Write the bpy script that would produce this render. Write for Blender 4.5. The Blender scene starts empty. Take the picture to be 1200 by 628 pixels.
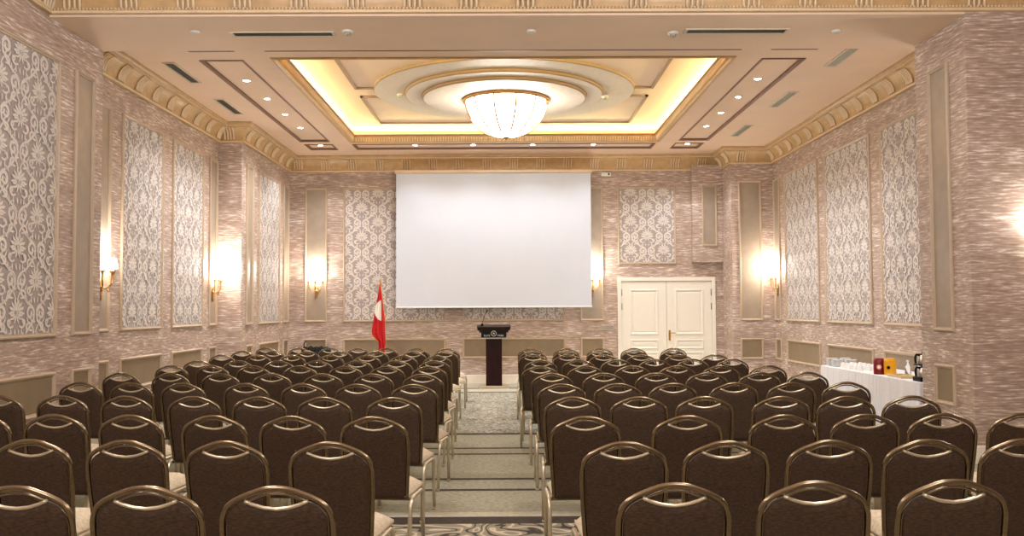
import bpy, bmesh, math, random
from math import sin, cos, pi, atan, radians, sqrt
from mathutils import Vector, Matrix
random.seed(7)
scene = bpy.context.scene
COL = scene.collection

# ------------------------------------------------------------------ materials
def srgb(h):
    h = h.lstrip('#'); out = []
    for i in (0, 2, 4):
        c = int(h[i:i+2], 16)/255
        out.append(c/12.92 if c <= .04045 else ((c+.055)/1.055)**2.4)
    return (*out, 1)

def newmat(name):
    m = bpy.data.materials.new(name); m.use_nodes = True
    nt = m.node_tree; b = nt.nodes['Principled BSDF']
    return m, nt, b

def ramp(nt, stops, fac):
    r = nt.nodes.new('ShaderNodeValToRGB')
    e = r.color_ramp.elements
    while len(e) < len(stops): e.new(.5)
    for el, (p, c) in zip(e, stops):
        el.position = p; el.color = srgb(c) if isinstance(c, str) else c
    nt.links.new(fac, r.inputs['Fac']); return r

def plain(name, col, rough=.5, metal=0, noise=.06, nscale=30, bump=0, **kw):
    m, nt, b = newmat(name)
    b.inputs['Roughness'].default_value = rough
    b.inputs['Metallic'].default_value = metal
    tc = nt.nodes.new('ShaderNodeTexCoord')
    n = nt.nodes.new('ShaderNodeTexNoise'); n.inputs['Scale'].default_value = nscale; n.inputs['Detail'].default_value = 4
    nt.links.new(tc.outputs['Object'], n.inputs['Vector'])
    c = srgb(col)
    lo = tuple(x*(1-noise) for x in c[:3])+(1,); hi = tuple(min(1, x*(1+noise)) for x in c[:3])+(1,)
    r = ramp(nt, [(.3, lo), (.7, hi)], n.outputs['Fac'])
    nt.links.new(r.outputs['Color'], b.inputs['Base Color'])
    if bump:
        bp = nt.nodes.new('ShaderNodeBump'); bp.inputs['Strength'].default_value = bump; bp.inputs['Distance'].default_value = .004
        nt.links.new(n.outputs['Fac'], bp.inputs['Height']); nt.links.new(bp.outputs['Normal'], b.inputs['Normal'])
    for k, v in kw.items(): b.inputs[k].default_value = v
    return m

def emit(name, col, strength):
    m, nt, b = newmat(name)
    b.inputs['Base Color'].default_value = srgb(col)
    b.inputs['Emission Color'].default_value = srgb(col)
    b.inputs['Emission Strength'].default_value = strength
    return m

def wall_coords(nt, su, sv):
    g = nt.nodes.new('ShaderNodeNewGeometry'); s = nt.nodes.new('ShaderNodeSeparateXYZ')
    nt.links.new(g.outputs['Position'], s.inputs[0])
    a = nt.nodes.new('ShaderNodeMath'); a.operation = 'ADD'
    nt.links.new(s.outputs[0], a.inputs[0]); nt.links.new(s.outputs[1], a.inputs[1])
    mu = nt.nodes.new('ShaderNodeMath'); mu.operation = 'MULTIPLY'; mu.inputs[1].default_value = su
    mv = nt.nodes.new('ShaderNodeMath'); mv.operation = 'MULTIPLY'; mv.inputs[1].default_value = sv
    nt.links.new(a.outputs[0], mu.inputs[0]); nt.links.new(s.outputs[2], mv.inputs[0])
    c = nt.nodes.new('ShaderNodeCombineXYZ')
    nt.links.new(mu.outputs[0], c.inputs[0]); nt.links.new(mv.outputs[0], c.inputs[1])
    return c.outputs[0]

def wallpaper():
    m, nt, b = newmat('streaked_wallpaper')
    n1 = nt.nodes.new('ShaderNodeTexNoise'); n1.inputs['Scale'].default_value = 1; n1.inputs['Detail'].default_value = 4; n1.inputs['Roughness'].default_value = .6
    nt.links.new(wall_coords(nt, 5.6, 50), n1.inputs['Vector'])
    n2 = nt.nodes.new('ShaderNodeTexNoise'); n2.inputs['Scale'].default_value = 1; n2.inputs['Detail'].default_value = 2
    nt.links.new(wall_coords(nt, 1.3, 7), n2.inputs['Vector'])
    mx = nt.nodes.new('ShaderNodeMath'); mx.operation = 'MULTIPLY_ADD'; mx.inputs[1].default_value = .35; 
    nt.links.new(n2.outputs['Fac'], mx.inputs[0]); nt.links.new(n1.outputs['Fac'], mx.inputs[2])
    r = ramp(nt, [(.50, '#957f70'), (.63, '#a99485'), (.73, '#b9a597'), (.83, '#e6dcd2')], mx.outputs[0])
    nt.links.new(r.outputs['Color'], b.inputs['Base Color'])
    b.inputs['Roughness'].default_value = .42
    return m

def carpet_scroll():
    m, nt, b = newmat('carpet_scroll')
    tc = nt.nodes.new('ShaderNodeTexCoord')
    n = nt.nodes.new('ShaderNodeTexNoise'); n.inputs['Scale'].default_value = 2.6; n.inputs['Detail'].default_value = 0.5; n.inputs['Distortion'].default_value = 1.2
    nt.links.new(tc.outputs['Object'], n.inputs['Vector'])
    mu = nt.nodes.new('ShaderNodeMath'); mu.operation = 'MULTIPLY'; mu.inputs[1].default_value = 30
    sn = nt.nodes.new('ShaderNodeMath'); sn.operation = 'SINE'
    nt.links.new(n.outputs['Fac'], mu.inputs[0]); nt.links.new(mu.outputs[0], sn.inputs[0])
    mp = nt.nodes.new('ShaderNodeMath'); mp.operation = 'MULTIPLY_ADD'; mp.inputs[1].default_value = .5; mp.inputs[2].default_value = .5
    nt.links.new(sn.outputs[0], mp.inputs[0])
    r = ramp(nt, [(.0, '#3a352e'), (.05, '#3a352e'), (.11, '#8d8672'), (.84, '#8d8672'), (.92, '#c4baa2'), (1, '#c4baa2')], mp.outputs[0])
    nt.links.new(r.outputs['Color'], b.inputs['Base Color']); b.inputs['Roughness'].default_value = .95
    return m

def carpet_fleck():
    m, nt, b = newmat('carpet_fleck')
    tc = nt.nodes.new('ShaderNodeTexCoord')
    n = nt.nodes.new('ShaderNodeTexNoise'); n.inputs['Scale'].default_value = 11; n.inputs['Detail'].default_value = 2; n.inputs['Distortion'].default_value = 2.5
    nt.links.new(tc.outputs['Object'], n.inputs['Vector'])
    r = ramp(nt, [(.36, '#504f46'), (.48, '#878576'), (.6, '#b0ad9d')], n.outputs['Fac'])
    nt.links.new(r.outputs['Color'], b.inputs['Base Color']); b.inputs['Roughness'].default_value = .95
    return m

def weave(name, c0, c1, su, sv, rough=.85):
    m, nt, b = newmat(name)
    tc = nt.nodes.new('ShaderNodeTexCoord'); mp = nt.nodes.new('ShaderNodeMapping')
    mp.inputs['Scale'].default_value = (su, su, sv)
    nt.links.new(tc.outputs['Object'], mp.inputs['Vector'])
    n = nt.nodes.new('ShaderNodeTexNoise'); n.inputs['Scale'].default_value = 1; n.inputs['Detail'].default_value = 3
    nt.links.new(mp.outputs['Vector'], n.inputs['Vector'])
    r = ramp(nt, [(.3, c0), (.7, c1)], n.outputs['Fac'])
    nt.links.new(r.outputs['Color'], b.inputs['Base Color']); b.inputs['Roughness'].default_value = rough
    return m

M = {}
M['wall'] = wallpaper()
M['taupe'] = plain('taupe_panel', '#a09280', .36, noise=.08, nscale=6)
M['dado'] = plain('dark_taupe_dado', '#8b7a61', .4, noise=.08, nscale=6)
M['damask_bg'] = plain('damask_ground', '#a99e98', .7, noise=.08, nscale=60)
M['damask_fg'] = plain('damask_scroll', '#ded7ce', .65, noise=.05, nscale=60)
M['mould'] = plain('cream_moulding', '#bca88e', .4, noise=.05, nscale=20)
M['gold'] = plain('gilded_plaster', '#c6a677', .36, noise=.12, nscale=9, Metallic=.0)
M['goldlight'] = plain('pale_gilded_plaster', '#e0c9a6', .36, noise=.06)
M['ceil'] = plain('ceiling_paint', '#efd5bb', .6, noise=.03, nscale=2)
M['ceilin'] = plain('medallion_paint', '#dcd0be', .55, noise=.06, nscale=14)
M['browntrim'] = plain('brown_trim', '#876550', .5, noise=.1)
M['base'] = plain('baseboard_paint', '#e9e0d0', .4, noise=.03)
M['carpet_plain'] = weave('carpet_plain', '#8c8b76', '#acaa95', 26, 26, .95)
M['carpet_dark'] = weave('carpet_dark', '#332c26', '#463d35', 26, 26, .95)
M['carpet_cream'] = weave('carpet_cream', '#aaa793', '#c0bba8', 26, 26, .95)
M['carpet_scroll'] = carpet_scroll()
M['carpet_fleck'] = carpet_fleck()
M['fabric'] = weave('brown_chair_fabric', '#291b10', '#4c3722', 60, 220)
M['seatfab'] = weave('beige_seat_fabric', '#c3b496', '#e2d6bd', 60, 60)
M['bronze'] = plain('bronze_tube', '#85765f', .24, 1, noise=.08)
M['champagne'] = plain('champagne_tube', '#d2c7ae', .33, .8, noise=.05)
M['black'] = plain('black_plastic', '#060606', .5, noise=.1, **{'Specular IOR Level': .2})
M['blackcloth'] = plain('black_cloth', '#0c0b0b', .9, noise=.1)
M['screen'] = plain('screen_cloth', '#d3dae4', .7, noise=.015, nscale=2)
M['screenbar'] = plain('screen_bar', '#f2f2f2', .4)
M['doorw'] = plain('door_paint', '#ece7d8', .38, noise=.02)
M['brass'] = plain('brass', '#c79a4b', .28, 1, noise=.06)
M['oldbrass'] = plain('antique_brass', '#b38a58', .35, .85, noise=.15)
M['hinge'] = plain('hinge_metal', '#6f7068', .4, .8)
M['mahog'] = weave('mahogany_wood', '#150504', '#2b0c08', 12, 3, .32)
M['lectop'] = weave('lectern_top_wood', '#180b07', '#2e160f', 12, 12, .35)
for k_ in ('mahog', 'lectop'): M[k_].node_tree.nodes['Principled BSDF'].inputs['Specular IOR Level'].default_value = .22
M['tan'] = plain('lectern_base_laminate', '#b7a88e', .5)
M['white_ink'] = plain('sign_lettering', '#d9d9cf', .5)
M['flag'] = plain('red_flag_cloth', '#c3101c', .6, noise=.08, nscale=8)
M['flagw'] = plain('white_flag_cloth', '#f2ede2', .6)
M['fringe'] = plain('gold_fringe', '#d8a94c', .6, noise=.2, nscale=80)
M['cloth'] = plain('white_tablecloth', '#eef0f4', .8, noise=.02)
M['china'] = plain('white_china', '#eef0ee', .18, noise=.01)
M['redtin'] = plain('dark_red_tin', '#7d0f16', .3)
M['yellowtin'] = plain('yellow_tin', '#e2a310', .3)
M['pink'] = plain('pink_roundel', '#e6a9b4', .4)
M['steel'] = plain('brushed_steel', '#cfcabd', .28, .8)
M['tray'] = plain('tray_wood', '#cdb98a', .5)
M['ventdark'] = plain('vent_slats', '#aaa894', .45, .2)
M['ventframe'] = plain('vent_frame', '#d9cdb6', .45)
M['whiteplastic'] = plain('white_plastic', '#e8e4da', .45)
M['bowl'] = emit('lit_bowl_glass', '#fff8ee', 17)
M['lens'] = emit('lit_downlight_lens', '#fffaf2', 60)
M['shade'] = emit('lit_sconce_shade', '#fff6ea', 10)
mg, nt, b = newmat('clear_glass'); b.inputs['Roughness'].default_value = .03; b.inputs['Transmission Weight'].default_value = 1; b.inputs['Base Color'].default_value = (.95, .97, 1, 1); M['glass'] = mg

# ------------------------------------------------------------------ mesh builder
class MB:
    def __init__(s): s.v = []; s.f = []; s.mi = []; s.sm = []; s.cur = 0; s.smooth = False
    def add(s, vs, fs, smooth=None):
        o = len(s.v); s.v += [tuple(x) for x in vs]
        sm = s.smooth if smooth is None else smooth
        for f in fs: s.f.append(tuple(o+i for i in f)); s.mi.append(s.cur); s.sm.append(sm)
    def quad(s, a, b, c, d): s.add([a, b, c, d], [(0, 1, 2, 3)])
    def box(s, x0, x1, y0, y1, z0, z1, bev=0):
        if bev:
            bm = bmesh.new(); bmesh.ops.create_cube(bm, size=1)
            for v in bm.verts: v.co = Vector(((x0+x1)/2+v.co.x*(x1-x0), (y0+y1)/2+v.co.y*(y1-y0), (z0+z1)/2+v.co.z*(z1-z0)))
            bmesh.ops.bevel(bm, geom=bm.edges[:], offset=bev, segments=2, affect='EDGES', profile=.5)
            bm.verts.index_update()
            s.add([v.co for v in bm.verts], [[v.index for v in f.verts] for f in bm.faces]); bm.free(); return
        v = [(x, y, z) for z in (z0, z1) for y in (y0, y1) for x in (x0, x1)]
        s.add(v, [(0, 2, 3, 1), (4, 5, 7, 6), (0, 1, 5, 4), (2, 6, 7, 3), (0, 4, 6, 2), (1, 3, 7, 5)])
    def tube(s, pts, r, seg=8, closed=False, rs=None):
        pts = [Vector(p) for p in pts]; n = len(pts); rings = []
        prev = None
        for i, p in enumerate(pts):
            if closed: t = pts[(i+1) % n]-pts[i-1]
            else: t = pts[min(i+1, n-1)]-pts[max(i-1, 0)]
            t.normalize()
            if prev is None:
                a = Vector((0, 0, 1)) if abs(t.z) < .9 else Vector((1, 0, 0))
                u = t.cross(a).normalized()
            else:
                u = (prev-t*prev.dot(t)).normalized()
            prev = u; w = t.cross(u); rr = rs[i] if rs else r
            rings.append([p+(u*cos(2*pi*k/seg)+w*sin(2*pi*k/seg))*rr for k in range(seg)])
        vs = [q for ring in rings for q in ring]; fs = []
        for i in range(n if closed else n-1):
            for k in range(seg):
                a = i*seg+k; b2 = i*seg+(k+1) % seg; j = ((i+1) % n)*seg
                fs.append((a, b2, j+(k+1) % seg, j+k))
        if not closed:
            fs.append(tuple(range(seg))[::-1]); fs.append(tuple((n-1)*seg+k for k in range(seg)))
        s.add(vs, fs, True)
    def lathe(s, prof, c=(0, 0, 0), seg=24, a0=0, a1=2*pi, sx=1, sy=1):
        full = abs(a1-a0-2*pi) < 1e-6; m = seg if full else seg+1
        vs = []; fs = []
        for (r, z) in prof:
            for k in range(m):
                a = a0+(a1-a0)*k/seg
                vs.append((c[0]+r*cos(a)*sx, c[1]+r*sin(a)*sy, c[2]+z))
        for i in range(len(prof)-1):
            for k in range(seg):
                k2 = (k+1) % m
                fs.append((i*m+k, i*m+k2, (i+1)*m+k2, (i+1)*m+k))
        s.add(vs, fs, True)
    def build(s, name, mats, parent=None, loc=None, flat=False, recalc=True):
        me = bpy.data.meshes.new(name); me.from_pydata(s.v, [], s.f)
        if not isinstance(mats, (list, tuple)): mats = [mats]
        for m in mats: me.materials.append(m)
        for p, mi, sm in zip(me.polygons, s.mi, s.sm): p.material_index = mi; p.use_smooth = sm and not flat
        if recalc:
            bm = bmesh.new(); bm.from_mesh(me); bmesh.ops.recalc_face_normals(bm, faces=bm.faces[:]); bm.to_mesh(me); bm.free()
        o = bpy.data.objects.new(name, me); COL.objects.link(o)
        if parent is not None: o.parent = parent
        if loc is not None: o.location = loc
        return o

def tag(o, label=None, cat=None, group=None, kind=None):
    if label: o['label'] = label
    if cat: o['category'] = cat
    if group: o['group'] = group
    if kind: o['kind'] = kind
    return o
def empty(name, loc=(0, 0, 0), rz=0):
    o = bpy.data.objects.new(name, None); COL.objects.link(o); o.empty_display_size = .1
    o.location = loc; o.rotation_euler = (0, 0, rz); return o
def copy_tree(o, parent=None):
    c = o.copy(); COL.objects.link(c)
    if parent is not None: c.parent = parent
    for ch in KIDS.get(o.name, []): copy_tree(ch, c)
    return c
KIDS = {}
def freeze(root):
    for o in list(bpy.data.objects):
        if o.parent: KIDS.setdefault(o.parent.name, [])
    KIDS.clear()
    for o in bpy.data.objects:
        if o.parent: KIDS.setdefault(o.parent.name, []).append(o)
def catmull(P, n=6):
    out = []; L = len(P)
    for i in range(L-1):
        p0, p1, p2, p3 = P[max(i-1, 0)], P[i], P[i+1], P[min(i+2, L-1)]
        for k in range(n):
            t = k/n
            out.append(tuple(.5*((2*b)+(-a+c)*t+(2*a-5*b+4*c-d)*t*t+(-a+3*b-3*c+d)*t**3) for a, b, c, d in zip(p0, p1, p2, p3)))
    out.append(tuple(P[-1])); return out
def interp(pts, x):
    for (a, b2), (c, d) in zip(pts, pts[1:]):
        if x <= c: return b2+(d-b2)*(x-a)/(c-a) if c > a else d
    return pts[-1][1]
ORD = ['zeroth', 'first', 'second', 'third', 'fourth', 'fifth', 'sixth', 'seventh', 'eighth', 'ninth', 'tenth', 'eleventh']

# ------------------------------------------------------------------ room dimensions (metres)
XL, XLR, XR, XRR = -4.636, -5.045, 4.681, 5.427
YB = 19.47; YP = 18.58; XP = 4.58           # back wall, right-hand pilaster
YL0, YL1 = 10.44, 15.95                     # left recess
YR0 = 10.35; YF = 9.2                       # right recess start, wall facing the camera
ZC = 4.83; ZS = 4.551; ZN = 5.0             # main ceiling, beam soffit, near ceiling
ZT, ZB, ZD0, ZD1 = 4.164, 1.304, .523, .95
CX, CY = -.035, 14.74

# ------------------------------------------------------------------ floor
fb = MB()
bands = [(-3.2, 6.77, 'carpet_scroll'), (6.77, 7.0, 'carpet_dark'), (7.0, 7.16, 'carpet_cream'), (7.16, 7.98, 'carpet_plain'), (7.98, 8.07, 'carpet_dark'),
         (8.07, 8.49, 'carpet_plain'), (8.49, 8.58, 'carpet_dark'), (8.58, 9.95, 'carpet_plain'), (9.95, 10.03, 'carpet_dark'), (10.03, 10.36, 'carpet_plain'),
         (10.36, 10.45, 'carpet_dark'), (10.45, 11.5, 'carpet_plain'), (11.5, 11.66, 'carpet_dark'), (11.66, 17.3, 'carpet_fleck'), (17.3, 17.45, 'carpet_dark'),
         (17.45, 18.1, 'carpet_cream'), (18.1, 18.25, 'carpet_dark'), (18.25, 19.6, 'carpet_cream')]
fm = ['carpet_scroll', 'carpet_dark', 'carpet_cream', 'carpet_plain', 'carpet_fleck']
for y0, y1, k in bands:
    fb.cur = fm.index(k); fb.quad((-5.3, y0, 0), (9, y0, 0), (9, y1, 0), (-5.3, y1, 0))
tag(fb.build('floor', [M[k] for k in fm]), 'wall to wall carpet with dark stripes and scrolls', kind='structure')

# ------------------------------------------------------------------ walls
def wall(name, segs, zt=ZN+.4):
    w = MB()
    for (x0, y0, x1, y1, za, zb) in segs:
        w.quad((x0, y0, za), (x1, y1, za), (x1, y1, zb), (x0, y0, zb))
    return w.build(name, M['wall'], recalc=False)
ZT2 = 5.25
wl = wall('wall_left', [(XL, -3.2, XL, YL0, 0, ZT2), (XL, YL0, XLR, YL0, 0, ZC), (XLR, YL0, XLR, YL1, 0, ZC), (XLR, YL1, XL, YL1, 0, ZC), (XL, YL1, XL, YB, 0, ZC)])
wb = wall('wall_back', [(XL, YB, XP, YB, 0, ZC), (XP, YB, XP, YP, 0, ZC), (XP, YP, XRR, YP, 0, ZC)])
wr = wall('wall_right', [(XRR, YP, XRR, YR0, 0, ZC), (XRR, YR0, XR, YR0, 0, ZC), (XR, YR0, XR, YF, 0, ZT2), (XR, YF, 8.5, YF, 0, ZT2), (8.5, YF, 8.5, -3.2, 0, ZT2)])
wf = wall('wall_front', [(XL, -3.2, 8.5, -3.2, 0, ZT2)])
for w, l in ((wl, 'left wall with damask panels and a shallow recess'), (wb, 'back wall behind the screen'), (wr, 'right wall with recess and near corner'), (wf, 'wall behind the camera')): tag(w, l, kind='structure')
# boxed-out part of the back wall above the door, carried down to a ledge
bb = MB(); bb.box(3.93, XP, YB-.14, YB, 2.53, 4.6)
box_out = bb.build('wall_projection', M['wall'], wb)

# ------------------------------------------------------------------ damask motif ribbons (a half motif, mirrored)
def ribbon(pts, w0, w1, wm=None):
    """flat tapering ribbon as list of (left,right) pairs"""
    pts = [Vector(p).to_2d() if len(p) == 3 else Vector(p) for p in pts]; n = len(pts); out = []
    for i, p in enumerate(pts):
        t = (pts[min(i+1, n-1)]-pts[max(i-1, 0)]); t.normalize(); nn = Vector((-t.y, t.x)); u = i/(n-1)
        w = 1.42*((w0*(1-u)+w1*u) if wm is None else (w0*(1-u)**2+2*wm*u*(1-u)+w1*u*u))
        out.append((p+nn*w, p-nn*w))
    return out
def spiral(cx, cy, r0, r1, a0, turns, n=16):
    return [(cx+(r0+(r1-r0)*i/n)*cos(a0+2*pi*turns*i/n), cy+(r0+(r1-r0)*i/n)*sin(a0+2*pi*turns*i/n)) for i in range(n+1)]
def half_motif():
    R = []
    def leaf(x0, y0, ang, L, w, bend=0):
        c, s_ = cos(radians(ang)), sin(radians(ang)); P_ = []
        for k in range(6):
            u = k/5; q = bend*u*u
            P_.append((x0+L*(u*c-q*s_), y0+L*(u*s_+q*c)))
        R.append(ribbon(P_, .0025, .0015, w))
    # C-scroll rising from the medallion below and curling in beside the flower
    R.append(ribbon(catmull([(.015, -.285), (.07, -.235), (.15, -.205), (.235, -.14), (.318, -.06)], 4)+spiral(.252, .0, .078, .02, -.55, 1.25, 16), .005, .011, .014))
    R.append(ribbon(catmull([(.012, .125), (.05, .185), (.10, .215), (.145, .20), (.155, .165), (.13, .148), (.11, .165)], 4), .005, .008, .013))
    R.append(ribbon(catmull([(.05, -.12), (.10, -.135), (.145, -.11), (.145, -.075), (.118, -.068), (.108, -.088)], 4), .005, .008, .012))
    # palmette
    for ang, r_, L, w in ((84, .02, .115, .017), (58, .025, .10, .017), (33, .03, .095, .017), (8, .03, .09, .016), (-18, .03, .08, .016), (-45, .025, .075, .015), (-74, .02, .085, .015)):
        leaf(r_*cos(radians(ang)), r_*sin(radians(ang)), ang, L, w, -.12 if ang > 0 else .12)
    for ang in (70, 45, 20, -5, -32):
        leaf(.085*cos(radians(ang)), .085*sin(radians(ang)), ang, .055, .011, .25)
    R.append(ribbon([(.014*cos(t), .014*sin(t)) for t in [i*pi/6-pi/2 for i in range(7)]], .004, .004))
    # small leaves along the stems
    leaf(.085, -.232, -35, .07, .013, -.3); leaf(.16, -.20, 55, .06, .012, .3); leaf(.215, -.155, -25, .075, .013, .3); leaf(.29, -.085, -5, .05, .012, .3)
    leaf(.19, .075, 60, .075, .013, -.3); leaf(.255, .095, 75, .07, .013, .3); leaf(.06, .20, 75, .08, .014, -.3); leaf(.125, .215, 40, .07, .012, .3)
    leaf(.02, .265, 60, .05, .011, -.3); leaf(.025, -.21, 70, .06, .012, .2); leaf(.20, .19, 30, .07, .012, .4)
    leaf(.235, -.015, 40, .04, .012, .3)
    return R
MOT = half_motif()
PU, PV = .70, .62
def damask_faces(mb, P, a0, a1, z0, z1, d):
    ac = (a0+a1)/2
    i0 = int((a0-ac)/PU*2)-2; i1 = int((a1-ac)/PU*2)+2
    for i in range(i0, i1+1):
        cx = ac+i*PU/2
        j0 = int(z0/PV)-2; j1 = int(z1/PV)+2
        for j in range(j0, j1+1):
            cz = (j+(.5 if i % 2 else 0))*PV
            if cz < z0-.4 or cz > z1+.4: continue
            for ri, R in enumerate(MOT):
                for sg in (1, -1):
                    dd = d+.0003*ri+(.00015 if sg > 0 else 0)+(.005 if i % 2 else 0)+(.00007 if j % 2 else 0)
                    vs = []; fs = []
                    for (l, r) in R:
                        vs += [(cx+sg*l.x, cz+l.y), (cx+sg*r.x, cz+r.y)]
                    for k in range(len(R)-1):
                        idx = (2*k, 2*k+1, 2*k+3, 2*k+2) if sg > 0 else (2*k+1, 2*k, 2*k+2, 2*k+3)
                        if all(a0 < vs[q][0] < a1 and z0 < vs[q][1] < z1 for q in idx): fs.append(idx)
                    if fs:
                        used = sorted({q for f in fs for q in f}); mp = {q: t for t, q in enumerate(used)}
                        mb.add([P(vs[q][0], vs[q][1], dd) for q in used], [tuple(mp[q] for q in f) for f in fs], False)

def panel(parent, P, a0, a1, z0, z1, kind):
    """applied moulding frame and its infill on a wall; P(a, z, d) -> world point, d off the wall"""
    name = {'damask': 'damask_panel', 'plain': 'plain_panel'}[kind]
    mb = MB(); t = .045
    mb.add([P(a0+.02, z0+.02, .004), P(a1-.02, z0+.02, .004), P(a1-.02, z1-.02, .004), P(a0+.02, z1-.02, .004)], [(0, 1, 2, 3)])
    if kind == 'damask':
        mb.cur = 1; damask_faces(mb, P, a0+.035, a1-.035, z0+.035, z1-.035, .0062)
    pan = mb.build(name, [M['damask_bg'], M['damask_fg']] if kind == 'damask' else [M['dado' if z1 < 1.2 else 'taupe']], parent, recalc=False)
    fr = MB(); prof = [(0, 0), (0, .018), (.008, .030), (.020, .032), (.028, .020), (.038, .018), (.043, .002)]
    rings = [[P(a0+o, z0+o, d), P(a1-o, z0+o, d), P(a1-o, z1-o, d), P(a0+o, z1-o, d)] for o, d in prof]
    vs = [p for r in rings for p in r]; fs = []
    for i in range(len(prof)-1):
        for k in range(4):
            fs.append((i*4+k, i*4+(k+1) % 4, (i+1)*4+(k+1) % 4, (i+1)*4+k))
    fr.add(vs, fs, False)
    fr.build('panel_moulding', M['mould'], pan)
    return pan
def PX(X, n): return lambda a, z, d: (X+n*d, a, z)
def PY(Y): return lambda a, z, d: (a, Y-d, z)
def column(parent, P, a0, a1, kind, dado=True):
    panel(parent, P, a0, a1, ZB, ZT, kind)
    if dado: panel(parent, P, a0, a1, ZD0, ZD1, 'plain')
p = PX(XL, 1)
column(wl, p, 7.2, 9.41, 'damask'); column(wl, p, 9.76, 10.21, 'plain'); column(wl, p, 4.4, 6.8, 'damask')
column(wl, p, 16.23, 16.65, 'plain'); column(wl, p, 17.05, 18.58, 'damask'); column(wl, p, 18.92, 19.36, 'plain')
p = PX(XLR, 1)
column(wl, p, 11.1, 11.59, 'plain'); column(wl, p, 11.94, 13.37, 'damask'); column(wl, p, 13.76, 15.15, 'damask'); column(wl, p, 15.47, 15.88, 'plain')
p = PY(YB)
column(wb, p, -4.307, -3.83, 'plain'); column(wb, p, -3.488, -1.31, 'damask'); column(wb, p, -.955, 1.227, 'damask'); column(wb, p, 1.545, 2.05, 'plain', False)
panel(wb, p, 2.362, 3.604, 2.5, ZT, 'damask'); panel(wb, p, 1.545, 2.05, ZD0, ZD1, 'plain')
panel(wb, PY(YB-.14), 4.133, 4.456, 2.87, ZT, 'plain')
column(wb, PY(YP), 4.72, 5.19, 'plain')
p = PX(XRR, -1)
column(wr, p, 18.1, 18.5, 'plain'); column(wr, p, 15.86, 17.75, 'damask'); column(wr, p, 13.56, 15.51, 'damask'); column(wr, p, 11.2, 13.18, 'damask'); column(wr, p, 10.6, 11.0, 'plain')
column(wr, PX(XR, -1), 9.57, 10.02, 'plain')

# ------------------------------------------------------------------ sweeps: cornice and baseboard
def sweep(mb, path, prof, z0=0):
    """path: 2-D points, wall on the left of the walking direction reversed: profile offset is to the RIGHT"""
    n = len(path); path = [Vector(p) for p in path]; nor = []
    for i in range(n):
        def rn(a, b2):
            t = (b2-a).normalized(); return Vector((t.y, -t.x))
        if i == 0: m = rn(path[0], path[1])
        elif i == n-1: m = rn(path[-2], path[-1])
        else:
            a, c = rn(path[i-1], path[i]), rn(path[i], path[i+1]); m = (a+c); m = m/ (m.dot(a))
        nor.append(m)
    k = len(prof); vs = []
    for p_, m in zip(path, nor):
        for d, z in prof: vs.append((p_.x+m.x*d, p_.y+m.y*d, z0+z))
    fs = []
    for i in range(n-1):
        for j in range(k-1): fs.append((i*k+j, (i+1)*k+j, (i+1)*k+j+1, i*k+j+1))
    mb.add(vs, fs, False)
CP = [(0, 0), (.045, 0), (.05, .006), (.05, .028), (.03, .036), (.026, .05), (.03, .085), (.04, .125), (.058, .165), (.085, .2), (.12, .228), (.145, .242), (.15, .25), (.185, .258), (.19, .265), (.19, .285), (.215, .295), (.22, .305), (.22, .335)]
OG = CP[5:12]
def brackets(mb, path, z0, step=.573, start=.2, scale=1):
    path = [Vector(p) for p in path]
    for a, c in zip(path, path[1:]):
        L = (c-a).length; t = (c-a).normalized(); nrm = Vector((t.y, -t.x)); s_ = start
        if L < .5: s_ = L/2 if L > .3 else 99
        while s_ < L-.1:
            for k in range(4):
                q = a+t*(s_+(k-1.5)*.052)
                mb.tube([(q.x+nrm.x*(d+.02), q.y+nrm.y*(d+.02), z0+z) for d, z in OG], .0145, 6)
            s_ += step
def cornice(name, path, z0, ceil, bead=False, start=.2):
    mb = MB(); prof = [(d, z*(ceil-z0)/.335) for d, z in CP]
    sweep(mb, path, prof, z0)
    mb.cur = 1
    brackets(mb, path, z0, start=start)
    sweep(mb, path, [(.051, .004), (.052, .027)], z0); sweep(mb, path, [(.191, .266), (.192, .284)], z0)
    if bead:
        pv = [Vector(q) for q in path]
        for a, c in zip(pv, pv[1:]):
            L = (c-a).length; t = (c-a).normalized(); nrm = Vector((t.y, -t.x)); k = 0
            while k*.036 < L:
                q = a+t*(k*.036)+nrm*.045; k += 1
                bm = bmesh.new(); bmesh.ops.create_icosphere(bm, subdivisions=1, radius=.0145)
                bm.verts.index_update()
                mb.add([(v.co.x+q.x, v.co.y+q.y, v.co.z+z0+.046) for v in bm.verts], [[v.index for v in f.verts] for f in bm.faces], True); bm.free()
    o = mb.build(name, [M['gold'], M['goldlight']]); return tag(o, kind='structure')
main_path = [(XLR, YL0), (XLR, YL1), (XL, YL1), (XL, YB), (XP, YB), (XP, YP), (XRR, YP), (XRR, YR0)]
tag(cornice('trim_1', main_path, 4.495, ZC), 'gilded fluted cornice round the main ceiling')
near_path = [(XL, -3.2), (XL, YF), (8.5, YF)]
tag(cornice('trim_2', near_path, 4.572, 4.572+.42, bead=True, start=.25), 'gilded fluted cornice with beads along the beam')
BP = [(0, .18), (.012, .18), (.018, .165), (.018, .0)]
def baseb(name, path, lab):
    mb = MB(); sweep(mb, path, BP); tag(mb.build(name, M['base']), lab, kind='structure')
baseb('baseboard_left', [(XL, -3.2), (XL, YL0), (XLR, YL0), (XLR, YL1), (XL, YL1), (XL, YB-.02)], 'cream baseboard of the left wall')
baseb('baseboard_back', [(XL+.02, YB), (2.34, YB)], 'cream baseboard of the back wall')
baseb('baseboard_right', [(4.44, YB), (XP, YB), (XP, YP), (XRR, YP), (XRR, YR0), (XR, YR0), (XR, YF), (8.5, YF)], 'cream baseboard of the right wall')

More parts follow.
